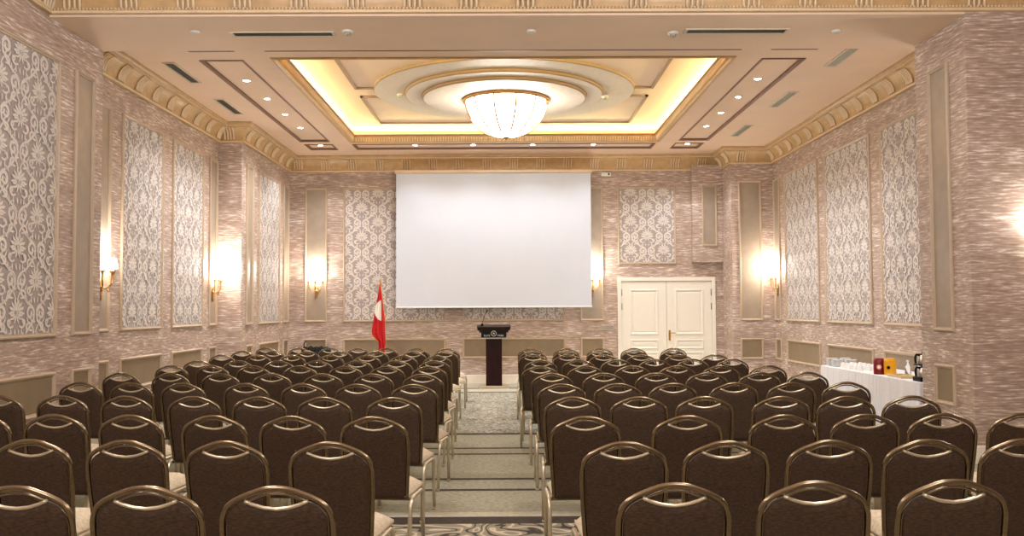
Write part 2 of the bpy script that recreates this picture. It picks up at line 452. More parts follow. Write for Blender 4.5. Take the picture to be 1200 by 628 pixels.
# ------------------------------------------------------------------ ceiling
holes = []                     # (x0,x1,y0,y1)
COF = (CX-2.975, CX+2.975, 11.78, 17.72)
strips = [(-4.0, -3.445, 11.85, 17.66), (3.36, 3.915, 11.85, 17.66),
          (-3.985, -3.45, 17.97, 18.57), (3.345, 3.89, 17.97, 18.57), (-3.04, 2.935, 17.97, 18.55),
          (-3.03, 2.96, 10.8, 11.41), (-3.985, -3.44, 10.8, 11.41), (3.36, 3.925, 10.8, 11.41)]
ceil_b = MB()
hl = [COF]+strips
xs = sorted({-5.1, 5.5, *[h[0] for h in hl], *[h[1] for h in hl]}); ys = sorted({10.35, 19.5, *[h[2] for h in hl], *[h[3] for h in hl]})
for xa, xb in zip(xs, xs[1:]):
    for ya, yb in zip(ys, ys[1:]):
        mx, my = (xa+xb)/2, (ya+yb)/2
        if any(h[0] < mx < h[1] and h[2] < my < h[3] for h in hl): continue
        ceil_b.quad((xa, ya, ZC), (xa, yb, ZC), (xb, yb, ZC), (xb, ya, ZC))
def recess(mb, h, z0, z1):
    x0, x1, y0, y1 = h
    mb.quad((x0, y0, z1), (x0, y1, z1), (x1, y1, z1), (x1, y0, z1))
    for a, c in (((x0, y0), (x1, y0)), ((x1, y0), (x1, y1)), ((x1, y1), (x0, y1)), ((x0, y1), (x0, y0))):
        mb.quad((*a, z0), (*c, z0), (*c, z1), (*a, z1))
for h in strips: recess(ceil_b, h, ZC, ZC+.03)
# coffer: ledge, outer cove wall, upper plate
ZU = 5.1; cv = .36
x0, x1, y0, y1 = COF; ZL = 4.95
for (a, c, d, e) in ((x0-cv, x0, y0-cv, y1+cv), (x1, x1+cv, y0-cv, y1+cv), (x0, x1, y0-cv, y0), (x0, x1, y1, y1+cv)):
    ceil_b.quad((a, d, ZL), (c, d, ZL), (c, e, ZL), (a, e, ZL))
X0, X1, Y0, Y1 = x0-cv, x1+cv, y0-cv, y1+cv
for a, c in (((X0, Y0), (X1, Y0)), ((X1, Y0), (X1, Y1)), ((X1, Y1), (X0, Y1)), ((X0, Y1), (X0, Y0))):
    ceil_b.quad((*a, ZL), (*c, ZL), (*c, ZU), (*a, ZU))
ceil_b.quad((X0, Y0, ZU), (X0, Y1, ZU), (X1, Y1, ZU), (X1, Y0, ZU))
# beam between the two halves of the room and the near ceiling
ceil_b.quad((-5.1, YF, ZS), (-5.1, 10.44, ZS), (5.5, 10.44, ZS), (5.5, YF, ZS))
ceil_b.quad((-5.1, 10.44, ZS), (-5.1, 10.44, ZC), (5.5, 10.44, ZC), (5.5, 10.44, ZS))
ceil_b.quad((XL, YF, ZS), (XL, YF, ZN+.3), (XR, YF, ZN+.3), (XR, YF, ZS))
ceil_b.quad((-4.7, -3.2, ZN), (-4.7, YF+.05, ZN), (8.6, YF+.05, ZN), (8.6, -3.2, ZN))
ceiling = tag(ceil_b.build('ceiling', M['ceil'], recalc=False), 'beige ceiling with coffer and recessed strips', kind='structure')
# strip mouldings
tm = MB()
for h in strips:
    a, c, d, e = h; prof = [(0, 0), (-.012, 0), (-.012, -.012), (.012, -.014), (.026, .004), (.026, .03)]
    rings = [[(a+o, d+o, ZC+z), (c-o, d+o, ZC+z), (c-o, e-o, ZC+z), (a+o, e-o, ZC+z)] for o, z in prof]
    vs = [q for r in rings for q in r]
    tm.add(vs, [(i*4+k, i*4+(k+1) % 4, (i+1)*4+(k+1) % 4, (i+1)*4+k) for i in range(len(prof)-1) for k in range(4)], False)
tag(tm.build('trim_3', M['browntrim']), 'brown mouldings round the recessed ceiling strips', kind='structure')
# coffer rim moulding
rm = MB(); a, c, d, e = COF
prof = [(-.05, 0), (-.05, -.012), (-.02, -.022), (.0, -.018), (.012, .0), (.018, .03), (.035, .06), (.04, .085), (.055, .1)]
prof2 = [(.055, .1), (.07, .105), (.07, .135), (.03, .14), (0, .125)]
for pr, mi in ((prof, 0), (prof2, 1)):
    rm.cur = mi
    rings = [[(a+o, d+o, ZC+z), (c-o, d+o, ZC+z), (c-o, e-o, ZC+z), (a+o, e-o, ZC+z)] for o, z in pr]
    rm.add([q for r in rings for q in r], [(i*4+k, i*4+(k+1) % 4, (i+1)*4+(k+1) % 4, (i+1)*4+k) for i in range(len(pr)-1) for k in range(4)], False)
rm.cur = 2                                             # fine reeding on the gilded band
for k in range(int((c-a)/.05)):
    xx = a+.03+k*.05
    rm.tube([(xx, e-.014, ZC+.004), (xx, e-.03, ZC+.035), (xx, e-.044, ZC+.075)], .008, 5)
for k in range(int((e-d)/.05)):
    yy = d+.03+k*.05
    for xx, sg in ((a, 1), (c, -1)):
        rm.tube([(xx+sg*.014, yy, ZC+.004), (xx+sg*.03, yy, ZC+.035), (xx+sg*.044, yy, ZC+.075)], .008, 5)
tag(rm.build('trim_4', [M['gold'], M['browntrim'], M['goldlight']]), 'gilded moulding round the ceiling coffer', kind='structure')
# stepped round medallion and panel mouldings on the upper plate
md = MB()
tiers = [(2.10, 0), (2.10, -.035), (2.08, -.045), (1.62, -.045), (1.60, -.05), (1.60, -.085), (1.58, -.095), (1.345, -.095), (1.325, -.10), (1.325, -.135), (1.305, -.145), (0, -.145)]
for (r0, z0), (r1, z1) in zip(tiers, tiers[1:]):
    md.cur = 1 if abs(r0-r1) < .021 else 0
    md.lathe([(r0, z0), (r1, z1)], (CX, CY, ZU), 96)
md.smooth = False
md.cur = 1
hx0, hx1, hy0, hy1, bw = CX-2.36, CX+2.36, CY-2.46, CY+2.46, .29
xi = sqrt(2.1**2-bw**2)
def bar(p0, p1, w=.022, h=.03):
    (xa, ya), (xb, yb) = p0, p1
    md.box(min(xa, xb)-w, max(xa, xb)+w, min(ya, yb)-w, max(ya, yb)+w, ZU-h, ZU)
for yy, yo in ((CY-bw, hy0), (CY+bw, hy1)):
    bar((CX-xi, yy), (hx0, yy)); bar((CX+xi, yy), (hx1, yy)); bar((hx0, yy), (hx0, yo)); bar((hx1, yy), (hx1, yo)); bar((hx0, yo), (hx1, yo))
md.build('ceiling_medallion', [M['ceilin'], plain('medallion_edge', '#9d826a', .5)], ceiling)

# ------------------------------------------------------------------ big bowl ceiling light
def bowl_light(loc):
    t = empty('ceiling_light', loc)
    g = MB(); R, H = .665, .61; prof = [(R*sin(u)**.85 if u < pi/2 else R, -H*cos(u)) for u in [i*(pi/2)/14 for i in range(15)]]
    g.lathe([(R*sin(i*pi/28), -H*cos(i*pi/28)) for i in range(15)], (0, 0, 0), 48); g.build('glass_bowl', M['bowl'], t)
    r = MB(); r.lathe([(.655, -.045), (.69, -.055), (.705, -.03), (.705, .002), (.66, .004)], (0, 0, 0), 64); r.build('rim', M['oldbrass'], t)
    for k in range(12):
        a = 2*pi*(k+.45)/12; b_ = MB()
        b_.tube([((R+.01)*sin(u)*cos(a), (R+.01)*sin(u)*sin(a), -(H+.01)*cos(u)) for u in [pi/2-.02-i*.085 for i in range(14)]], .017, 6)
        b_.build('rib', M['oldbrass'], t)
    f = MB(); f.lathe([(0, -H-.045), (.02, -H-.04), (.025, -H-.02), (.05, -H-.008), (.06, -H+.004)], (0, 0, 0), 16); f.build('finial', M['brass'], t)
    return t
tag(bowl_light((CX+.03, CY-.02, ZU-.147)), 'large glowing glass bowl ceiling light at the centre of the round medallion', 'ceiling light')

# ------------------------------------------------------------------ downlights
def downlight():
    t = empty('downlight')
    r = MB(); r.lathe([(.07, .0), (.07, -.006), (.055, -.01), (.046, -.004), (.044, .0)], (0, 0, 0), 24); r.build('trim_ring', M['whiteplastic'], t)
    l = MB(); l.lathe([(.044, -.003), (.03, -.009), (0, -.011)], (0, 0, 0), 24); l.build('lens', M['lens'], t)
    return t
dl0 = downlight(); freeze(dl0)
spots = []
names4 = ['nearest', 'second nearest', 'third nearest', 'farthest']
for side, X in (('left', -3.73), ('right', 3.62)):
    for i, Y in enumerate((13.03, 14.16, 15.31, 16.45)):
        spots.append((X, Y, f'{names4[i]} of four lit downlights in the long {side} ceiling strip'))
    spots.append((X+.005, 18.22, f'lit downlight in the small square ceiling panel at the far {side} corner'))
for i, X in enumerate((-1.836, -.67, .52, 1.74)):
    spots.append((X, 18.24, f'{["leftmost", "second from left", "third from left", "rightmost"][i]} of four lit downlights in the ceiling strip above the screen'))
for i, (X, Y, l) in enumerate(spots):
    o = dl0 if i == 0 else copy_tree(dl0)
    o.location = (X, Y, ZC+.03); tag(o, l, 'downlight', 'recessed ceiling downlights')

# ------------------------------------------------------------------ ceiling vents and detectors
def vent(loc, L, W, rz, label, along=True):
    t = empty('ceiling_vent', loc, rz)
    f = MB()
    for (a, c, d, e) in ((-L/2-.03, L/2+.03, -W/2-.025, -W/2), (-L/2-.03, L/2+.03, W/2, W/2+.025), (-L/2-.03, -L/2, -W/2, W/2), (L/2, L/2+.03, -W/2, W/2)): f.box(a, c, d, e, -.012, 0)
    f.build('vent_frame', M['ventframe'], t)
    k = MB(); k.box(-L/2, L/2, -W/2, W/2, -.002, 0); k.build('vent_backing', M['black'], t)
    n = 4
    for i in range(n):
        s_ = MB(); yy = -W/2+W*(i+.5)/n; w = W/n*.26
        s_.add([(-L/2, yy-w, -.009), (L/2, yy-w, -.009), (L/2, yy+w, -.003), (-L/2, yy+w, -.003), (-L/2, yy-w, -.011), (L/2, yy-w, -.011), (L/2, yy+w, -.005), (-L/2, yy+w, -.005)],
               [(0, 1, 2, 3), (4, 7, 6, 5), (0, 4, 5, 1), (3, 2, 6, 7)]); s_.build('slat', M['ventdark'], t)
    return tag(t, label, 'ceiling vent', 'ceiling air vents')
vent((-4.45, 12.48, ZC), 1.03, .12, pi/2, 'nearer slotted air vent beside the left cornice of the main ceiling')
vent((-4.45, 14.58, ZC), 1.03, .12, pi/2, 'farther slotted air vent beside the left cornice of the main ceiling')
vent((4.38, 11.78, ZC), .86, .12, pi/2, 'nearest of three slotted air vents along the right of the main ceiling')
vent((4.34, 14.22, ZC), 1.0, .12, pi/2, 'middle of three slotted air vents along the right of the main ceiling')
vent((4.33, 16.73, ZC), 1.0, .12, pi/2, 'farthest of three slotted air vents along the right of the main ceiling')
vent((-2.41, 9.79, ZS), 1.06, .13, 0, 'long air vent in the beam soffit, left of centre')
vent((2.48, 9.74, ZS), 1.06, .13, 0, 'long air vent in the beam soffit, right of centre')
def detector(loc, label, kind='smoke_detector', r=.06):
    t = empty(kind, loc)
    b_ = MB(); b_.lathe([(r, 0), (r, -.012), (r*.9, -.02), (r*.6, -.022)], (0, 0, 0), 24); b_.build('base', M['whiteplastic'], t)
    c_ = MB(); c_.lathe([(r*.6, -.02), (r*.58, -.02-.02*(r > .055)), (r*.35, -.022-.03*(r > .055)), (0, -.022-.032*(r > .055))], (0, 0, 0), 20); c_.build('sensor', M['ventdark'] if r > .055 else M['whiteplastic'], t)
    return tag(t, label, 'detector' if kind == 'smoke_detector' else 'ceiling disc')
detector((-1.70, 9.70, ZS), 'smoke detector in the beam soffit beside the left air vent')
detector((1.81, 9.80, ZS), 'smoke detector in the beam soffit beside the right air vent')
detector((-3.33, 9.70, ZS), 'small white ceiling disc in the beam soffit near the left wall', 'ceiling_disc', .05)
detector((.27, 9.71, ZS), 'small white ceiling disc in the middle of the beam soffit', 'ceiling_disc', .05)
detector((3.57, 9.75, ZS), 'small white ceiling disc in the beam soffit near the right wall', 'ceiling_disc', .05)
detector((-1.72, CY, ZU-.045), 'smoke detector on the left side of the round ceiling medallion')
detector((1.60, CY, ZU-.09), 'smoke detector on the right side of the round ceiling medallion')

# ------------------------------------------------------------------ sconces
def sconce():
    t = empty('wall_sconce')                     # local: wall plane y=0, sticks out along -y; z=0 at candle base height
    b_ = MB(); b_.lathe([(0, -.01), (.03, 0), (.042, .03), (.05, .08), (.04, .13), (.02, .16), (0, .175)], (0, -.012, -.26), 16, sy=.45)
    b_.lathe([(0, -.11), (.012, -.1), (.02, -.07), (.012, -.04), (.02, -.01), (.012, .01)], (0, -.02, -.26), 12); b_.build('backplate', M['oldbrass'], t)
    for i, (ax, ay) in enumerate(((-.15, -.10), (0, -.15), (.15, -.10))):
        a_ = MB(); a_.tube(catmull([(0, -.02, -.17), (ax*.35, ay*.5, -.215), (ax*.8, ay*.9, -.17), (ax, ay, -.1), (ax, ay, -.035)], 5), .009, 8)
        sx = .6*ax if ax else 0
        a_.tube(catmull([(sx*.9, ay*.75, -.19), (sx*1.2, ay*.8, -.24), (sx*.9, ay*.7, -.255), (sx*.7, ay*.65, -.23)], 5), .006, 6)
        arm = a_.build('arm', M['oldbrass'], t)
        c_ = MB(); c_.lathe([(0, -.045), (.02, -.04), (.012, -.025), (.035, -.008), (.04, 0), (.012, .004)], (ax, ay, 0), 14); c_.build('cup', M['oldbrass'], arm)
        s_ = MB(); s_.lathe([(.012, .0), (.012, .05)], (ax, ay, 0), 10); s_.build('candle', M['whiteplastic'], arm)
        h_ = MB(); h_.lathe([(.062, .04), (.052, .09), (.036, .16), (.034, .16), (.05, .09), (.06, .042)], (ax, ay, 0), 20); h_.build('shade', M['shade'], t)
    return t
sc0 = sconce(); freeze(sc0)
SC = [((-4.02-.035, YB, 2.17), 0, 'three-light brass wall sconce left of the flag on the back wall'),
      ((1.80, YB, 2.17), 0, 'brass wall sconce half hidden behind the right edge of the screen'),
      ((XLR, 11.35, 2.06), pi/2, 'lit brass wall sconce nearest the camera on the left wall'),
      ((XLR, 15.66, 2.08), pi/2, 'lit brass wall sconce at the far end of the left wall recess'),
      ((XRR, 10.85, 2.12), -pi/2, 'brass wall sconce on the right wall recess tucked behind the near corner'),
      ((5.5, YF, 2.2), 0, 'brass wall sconce on the wall facing the seats beside the near right corner'),
      ((XRR, 18.3, 2.16), -pi/2, 'lit brass wall sconce on the right wall near the corner pilaster')]
SCL = []
for i, (loc, rz, l) in enumerate(SC):
    o = sc0 if i == 0 else copy_tree(sc0)
    o.location = loc; o.rotation_euler = (0, 0, rz); tag(o, l, 'wall sconce', 'brass wall sconces')
    SCL.append((loc, rz))

# ------------------------------------------------------------------ projection screen
t = empty('projection_screen', (-.281, YB-.30, 1.59))
s_ = MB(); s_.box(-2.045, 2.045, -.004, .004, .03, 2.83); s_.build('screen_fabric', M['screen'], t)
s_ = MB(); s_.tube([(-2.055, 0, .015), (2.055, 0, .015)], .018, 10); s_.build('bottom_bar', M['screenbar'], t)
s_ = MB(); s_.box(-2.08, 2.08, -.03, .25, 2.835, 2.9, .008); s_.build('housing', M['goldlight'], t)
tag(t, 'large white projection screen hanging in front of the back wall', 'screen')
t = empty('wall_sensor', (2.12, YB-.06, 4.42))
s_ = MB(); s_.box(-.1, .1, -.05, .06, -.035, .035, .01); s_.build('body', M['whiteplastic'], t)
s_ = MB(); s_.lathe([(.02, 0), (.015, .01), (0, .012)], (0, 0, 0), 12); o = s_.build('lens_dome', M['black'], t); o.rotation_euler = (pi/2, 0, 0); o.location = (.05, -.05, 0)
tag(t, 'small white box under the cornice just right of the screen', 'sensor')

# ------------------------------------------------------------------ door
d1 = tag(empty('door_1', (3.38, YB, 0)), 'white panelled double door in the back wall', kind='structure')
f = MB(); W = 1.04
for (a, c, z0, z1) in ((-W, -W+.08, 0, 2.22), (W-.08, W, 0, 2.22), (-W+.08, W-.08, 2.14, 2.22)): f.box(a, c, -.05, -.001, z0, z1, .006)
f.build('door_frame', M['doorw'], d1)
for sg in (-1, 1):
    xa, xb = (-.956, -.004) if sg < 0 else (.004, .956)
    lf = MB(); lf.box(xa, xb, -.025, .015, .01, 2.135, .003)
    for z0, z1 in ((1.0, 1.966), (.70, .905), (.16, .64)):
        pa, pb = xa+.175, xb-.175
        prof = [(0, -.025), (.004, -.037), (.02, -.042), (.035, -.034), (.05, -.028), (.06, -.022), (.075, -.030), (.085, -.031)]
        rings = [[(pa+o, y, z0+o), (pb-o, y, z0+o), (pb-o, y, z1-o), (pa+o, y, z1-o)] for o, y in prof]
        vs = [q for r in rings for q in r]; fs = [(i*4+k, i*4+(k+1) % 4, (i+1)*4+(k+1) % 4, (i+1)*4+k) for i in range(len(prof)-1) for k in range(4)]
        n = (len(prof)-1)*4; fs.append((n, n+1, n+2, n+3)); lf.add(vs, fs, False)
    leaf = lf.build('door_leaf', M['doorw'], d1)
    for zz in (1.9, 1.6, .5):
        h_ = MB(); xe = xa+.002 if sg < 0 else xb-.002
        h_.tube([(xe, -.03, zz-.07), (xe, -.03, zz+.07)], .012, 8); h_.build('hinge', M['hinge'], leaf)
    if sg > 0:
        h_ = MB(); h_.box(xa+.03, xa+.075, -.031, -.024, .88, 1.1, .003); h_.tube([(xa+.052, -.03, 1.04), (xa+.052, -.07, 1.04), (xa+.07, -.078, 1.04), (xa+.17, -.078, 1.04)], .01, 8)
        h_.lathe([(.014, 0), (.014, .008), (0, .009)], (xa+.052, -.034, .93), 12); h_.build('door_handle', M['brass'], leaf)

# sockets and cable cover
for i, X in enumerate((2.035, 2.125, 2.215)):
    t = empty('wall_socket', (X, YB, 1.16))
    s_ = MB(); s_.box(-.041, .041, -.012, 0, -.06, .06, .004); s_.build('faceplate', M['steel'], t)
    s_ = MB(); s_.lathe([(.026, 0), (.026, .004), (.022, .005), (.02, -.004), (0, -.004)], (0, 0, 0), 18); o = s_.build('outlet', M['black'], t); o.rotation_euler = (pi/2, 0, 0); o.location = (0, -.0115, 0)
    tag(t, f'{["left", "middle", "right"][i]} one of three square wall sockets beside the door', 'wall socket', 'wall sockets by the door')
s_ = MB(); s_.box(1.66, 1.99, YB-.02, YB, 1.10, 1.125, .004); tag(s_.build('cable_cover', M['tan']), 'thin tan cable cover on the wall left of the sockets', 'cable cover')

# ------------------------------------------------------------------ lectern
LX, LY = -.272, 18.35
t = empty('lectern', (LX, LY, 0))
s_ = MB(); s_.box(-.30, .30, -.25, .25, 0, .045, .008); s_.build('base', M['tan'], t)
s_ = MB(); s_.box(-.16, .16, -.13, .13, .045, .98, .006); s_.build('column', M['mahog'], t)
s_ = MB(); s_.box(-.255, .255, -.19, .19, .975, 1.0, .004); s_.build('shelf', M['steel'], t)
s_ = MB()
s_.add([(-.315, -.21, 1.14), (.315, -.21, 1.14), (.315, .22, 1.17), (-.315, .22, 1.17), (-.335, -.23, 1.21), (.335, -.23, 1.21), (.335, .22, 1.25), (-.335, .22, 1.25)],
       [(0, 3, 2, 1), (4, 5, 6, 7), (0, 1, 5, 4), (1, 2, 6, 5), (2, 3, 7, 6), (3, 0, 4, 7)]); s_.box(-.29, .29, -.2, .2, 1.1, 1.15)
s_.build('top', M['lectop'], t)
sg = MB(); sg.box(-.25, .25, -.215, .19, 1.0, 1.15, .004); sign = sg.build('sign_box', M['black'], t)
def text_mesh(body, size, loc, mat, parent, name):
    cu = bpy.data.curves.new(name, 'FONT'); cu.body = body; cu.size = size; cu.align_x = 'CENTER'; cu.align_y = 'CENTER'; cu.extrude = .001
    o = bpy.data.objects.new(name, cu); COL.objects.link(o)
    dg = bpy.context.evaluated_depsgraph_get(); me = bpy.data.meshes.new_from_object(o.evaluated_get(dg))
    bpy.data.objects.remove(o); me.materials.clear(); me.materials.append(mat)
    n = bpy.data.objects.new(name, me); COL.objects.link(n); n.parent = parent; n.location = loc; n.rotation_euler = (pi/2, 0, 0); return n
text_mesh('ELITE', .052, (-.135, -.217, 1.038), M['white_ink'], sign, 'lettering')
text_mesh('PARK', .052, (.135, -.217, 1.038), M['white_ink'], sign, 'lettering')
e_ = MB(); e_.tube([(.05*cos(a), -.217, 1.08+.05*sin(a)) for a in [i*2*pi/24 for i in range(24)]], .005, 6, closed=True)
for a in range(5):
    a_ = pi/2+a*2*pi/5; e_.tube([(0, -.217, 1.08), (.026*cos(a_), -.217, 1.08+.026*sin(a_))], .004, 5)
e_.build('emblem', M['white_ink'], sign)
tag(t, 'dark wooden lectern with a black name sign in front of the screen', 'lectern')
t = empty('microphone', (LX-.235, LY-.05, 1.231))
s_ = MB(); s_.lathe([(0, 0), (.03, 0), (.03, .02), (.018, .04), (.01, .05)], (0, 0, 0), 12); s_.build('base', M['black'], t)
s_ = MB(); s_.tube(catmull([(0, 0, .04), (.03, .0, .14), (.055, -.01, .22), (.09, -.03, .28)], 6), .006, 6); s_.build('gooseneck', M['black'], t)
s_ = MB(); s_.tube([(.085, -.028, .275), (.098, -.036, .295), (.112, -.045, .318)], .012, 8); s_.build('capsule', M['black'], t)
tag(t, 'thin black gooseneck microphone standing on the lectern top', 'microphone')

# ------------------------------------------------------------------ flag
FX, FY = -2.60, 18.75
t = empty('flag_on_pole', (FX, FY, 0))
s_ = MB(); s_.lathe([(0, 0), (.17, 0), (.17, .02), (.1, .035), (.03, .06), (.02, .1)], (0, 0, 0), 24); s_.build('base', M['brass'], t)
s_ = MB(); s_.tube([(0, 0, .05), (0, 0, 2.08)], .014, 10); s_.build('pole', M['brass'], t)
s_ = MB(); s_.lathe([(.014, 0), (.026, .02), (.012, .04), (.02, .06), (.012, .1), (0, .15)], (0, 0, 2.07), 14); s_.build('finial', M['brass'], t)
ctr = catmull([(-.012, .045, 2.06), (-.045, .05, 1.85), (-.09, .06, 1.6), (-.13, .07, 1.35), (-.165, .08, 1.12)], 6)
# outer fold: left edge reaches down to a point, right part hangs lower
NV, NU = 40, 36
def flag_edge(v):
    z = 2.07-1.45*v
    xl = interp([(0, -.015), (.2, -.06), (.45, -.125), (.66, -.172), (.70, -.165), (.76, -.09), (.80, -.03), (1, -.025)], v)
    xr = interp([(0, .015), (.2, .05), (.5, .10), (.8, .115), (1, .11)], v)
    return z, xl, xr
def fpt(u, v, off=0):
    z, xl, xr = flag_edge(v); x = xl+(xr-xl)*u
    depth = .02+.07*min(1, v*1.4)
    y = -depth*sin(pi*u)*.7-.028*sin(u*pi*5+.6)*min(1, v*3)-off
    return (x, y-.03, z)
s_ = MB()
vs = [fpt(u/NU, v/NV) for v in range(NV+1) for u in range(NU+1)]
bk = [(x, -y*.6+.01, z) for x, y, z in vs]
o_ = len(vs)
fs = [(v*(NU+1)+u, v*(NU+1)+u+1, (v+1)*(NU+1)+u+1, (v+1)*(NU+1)+u) for v in range(NV) for u in range(NU)]
fs2 = [tuple(o_+i for i in reversed(q)) for q in fs]
sd = []
for v in range(NV):
    for c_ in (0, NU):
        i, j = v*(NU+1)+c_, (v+1)*(NU+1)+c_; sd.append((i, j, o_+j, o_+i))
for u in range(NU):
    for r_ in (0, NV):
        i, j = r_*(NU+1)+u, r_*(NU+1)+u+1; sd.append((i, j, o_+j, o_+i))
s_.add(vs+bk, fs+fs2+sd, True); s_.build('flag_cloth', M['flag'], t)
# white crescent, partly folded away: only its left-hand bow shows
s_ = MB(); vs = []; N = 18
for k in range(N+1):
    vv = .215+.29*k/N; z, xl, xr = flag_edge(vv); w = sin(pi*k/N)**.6
    xa = .022-.125*w-.012*(k/N); xb = .028
    for q in range(13):
        u = (xa+(xb-xa)*q/12-xl)/(xr-xl); vs.append(fpt(max(0, min(1, u)), vv, .007))
s_.add(vs, [(k*13+j, k*13+j+1, (k+1)*13+j+1, (k+1)*13+j) for k in range(N) for j in range(12)], True); s_.build('crescent', M['flagw'], t)
s_ = MB()
s_.tube([fpt(0, v/60, .008) for v in range(40, 49)], .014, 6); s_.tube([fpt(1, v/60, .004) for v in range(0, 58)], .007, 6)
s_.build('fringe', M['fringe'], t)
tag(t, 'red flag with a white crescent draped on a pole left of the lectern', 'flag')

# ------------------------------------------------------------------ black equipment in the far left corner
t = empty('equipment_case', (-3.95, 18.95, 0))
s_ = MB(); s_.box(-.25, .27, -.2, .2, .03, .7, .03); s_.build('case', M['blackcloth'], t)
s_ = MB()
for k in range(5):
    bx = -.22+.11*k
    s_.lathe([(.0, .12+.02*(k % 2)), (.05, .11), (.085, .06), (.09, .0)], (bx, -.02+.03*(k % 3), .69), 12)
s_.build('cover', M['blackcloth'], t)
s_ = MB(); s_.tube(catmull([(-.2, 0, .72), (-.24, -.03, .84), (-.22, -.05, .9), (-.19, -.04, .92)], 6), .012, 6); s_.build('cable', M['black'], t)
for sx in (-.2, .2):
    for sy in (-.15, .15):
        s_ = MB(); s_.lathe([(0, 0), (.025, .0), (.025, .035)], (sx, sy, 0), 10); s_.build('foot', M['black'], t)
tag(t, 'black equipment case with lumpy cover in the far left corner', 'equipment case')

# ------------------------------------------------------------------ chairs
def chair():
    t = empty('banquet_chair')
    lean = lambda h: .09*(.92-h)/.52
    half = [(0, .9095), (.045, .9055), (.095, .889), (.148, .866), (.186, .838), (.2035, .80), (.2075, .755), (.2055, .66), (.198, .54), (.188, .41)]
    right = catmull(half, 4); out = [(-x, h) for x, h in reversed(right)][:-1]+right
    f = MB(); f.tube([(x, lean(h), h) for x, h in out], .0115, 8)
    inn = [(x*(1-.016/max(.03, abs(x)) if abs(x) > .12 else .9), h-.0195*min(1, max(0, (h-.74)/.09))) for x, h in out]
    f.tube([(x, lean(h)+.002, h) for x, h in inn], .0055, 6)
    f.build('back_frame', M['bronze'], t)
    top = lambda x: interp([(0, .828), (.05, .8335), (.09, .846), (.117, .859), (.135, .851), (.158, .838), (.177, .818), (.189, .79)], abs(x))
    b_ = MB(); NX, NZ = 28, 14; W = .189
    def grid(side):
        g = []
        for j in range(NZ+1):
            for i in range(NX+1):
                s = -1+2*i/NX; s2 = sin(s*pi/2)*.25+s*.75; xt = s2*W; zt = top(xt); tt = j/NZ; z = .405+(zt-.405)*tt
                x = xt*(1-.085*(1-tt)**1.5); edge = min(1, (1-abs(s2))*6)*min(1, (1-tt)*8)*min(1, tt*8+.3)
                y = lean(z)+(-.009-.006*edge if side < 0 else .014+.016*edge)
                g.append((x, y, z))
        return g
    A, B = grid(-1), grid(1); n = NX+1; o = len(A); fs = []
    for j in range(NZ):
        for i in range(NX):
            q = (j*n+i, j*n+i+1, (j+1)*n+i+1, (j+1)*n+i); fs.append(q); fs.append(tuple(o+k for k in reversed(q)))
    for j in range(NZ):
        for i in (0, NX): fs.append((j*n+i, (j+1)*n+i, o+(j+1)*n+i, o+j*n+i))
    for i in range(NX):
        for j in (0, NZ): fs.append((j*n+i, j*n+i+1, o+j*n+i+1, o+j*n+i))
    b_.add(A+B, fs, True); b_.build('backrest', M['fabric'], t)
    h_ = MB(); h_.tube([(x, lean(z)-.006, z+.003) for x, z in [(-.118+.236*k/16, top(-.118+.236*k/16)) for k in range(17)]], .0075, 8); h_.build('handle', M['champagne'], t)
    s_ = MB(); NX2, NY = 12, 12; vs = []
    def seat_pt(i, j, s):
        u = -1+2*i/NX2; v = j/NY
        hw = .208*(1-.06*(1-v)); x = u*hw; y = .085+.41*v
        e = min(1, (1-abs(u))*3.5)*min(1, v*5+.2)*min(1, (1-v)*4); e = e**.5
        return (x, y, .43+.062*e if s > 0 else .415-.0*e)
    T = [seat_pt(i, j, 1) for j in range(NY+1) for i in range(NX2+1)]; Bt = [seat_pt(i, j, -1) for j in range(NY+1) for i in range(NX2+1)]
    n = NX2+1; o = len(T); fs = []
    for j in range(NY):
        for i in range(NX2):
            q = (j*n+i, j*n+i+1, (j+1)*n+i+1, (j+1)*n+i); fs.append(q); fs.append(tuple(o+k for k in reversed(q)))
        for i in (0, NX2): fs.append((j*n+i, (j+1)*n+i, o+(j+1)*n+i, o+j*n+i))
    for i in range(NX2):
        for j in (0, NY): fs.append((j*n+i, j*n+i+1, o+j*n+i+1, o+j*n+i))
    s_.add(T+Bt, fs, True); s_.build('seat', M['seatfab'], t)
    for yy in (.10, .44):
        r_ = MB(); r_.tube([(-.214, yy, .403), (.214, yy, .403)], .010, 8); r_.build('seat_rail', M['bronze'], t)
    for sx in (-1, 1):
        l_ = MB(); X = sx*.2195
        pts = [(X, -.03, .004), (X, .045, .33)]+catmull([(X, .045, .33), (X, .058, .375), (X, .09, .402), (X, .14, .408)], 4)[1:]+catmull([(X, .34, .408), (X, .385, .402), (X, .412, .375), (X, .418, .33)], 4)+[(X, .445, .004)]
        l_.tube(pts, .0135, 8); lf = l_.build('leg_frame', M['champagne'], t)
        for yy in (-.03, .445):
            c_ = MB(); c_.lathe([(0, 0), (.015, 0), (.015, .022), (.0137, .024)], (X, yy, 0), 10); c_.build('foot_cap', M['tan'], lf)
    return t
ch0 = chair(); freeze(ch0)
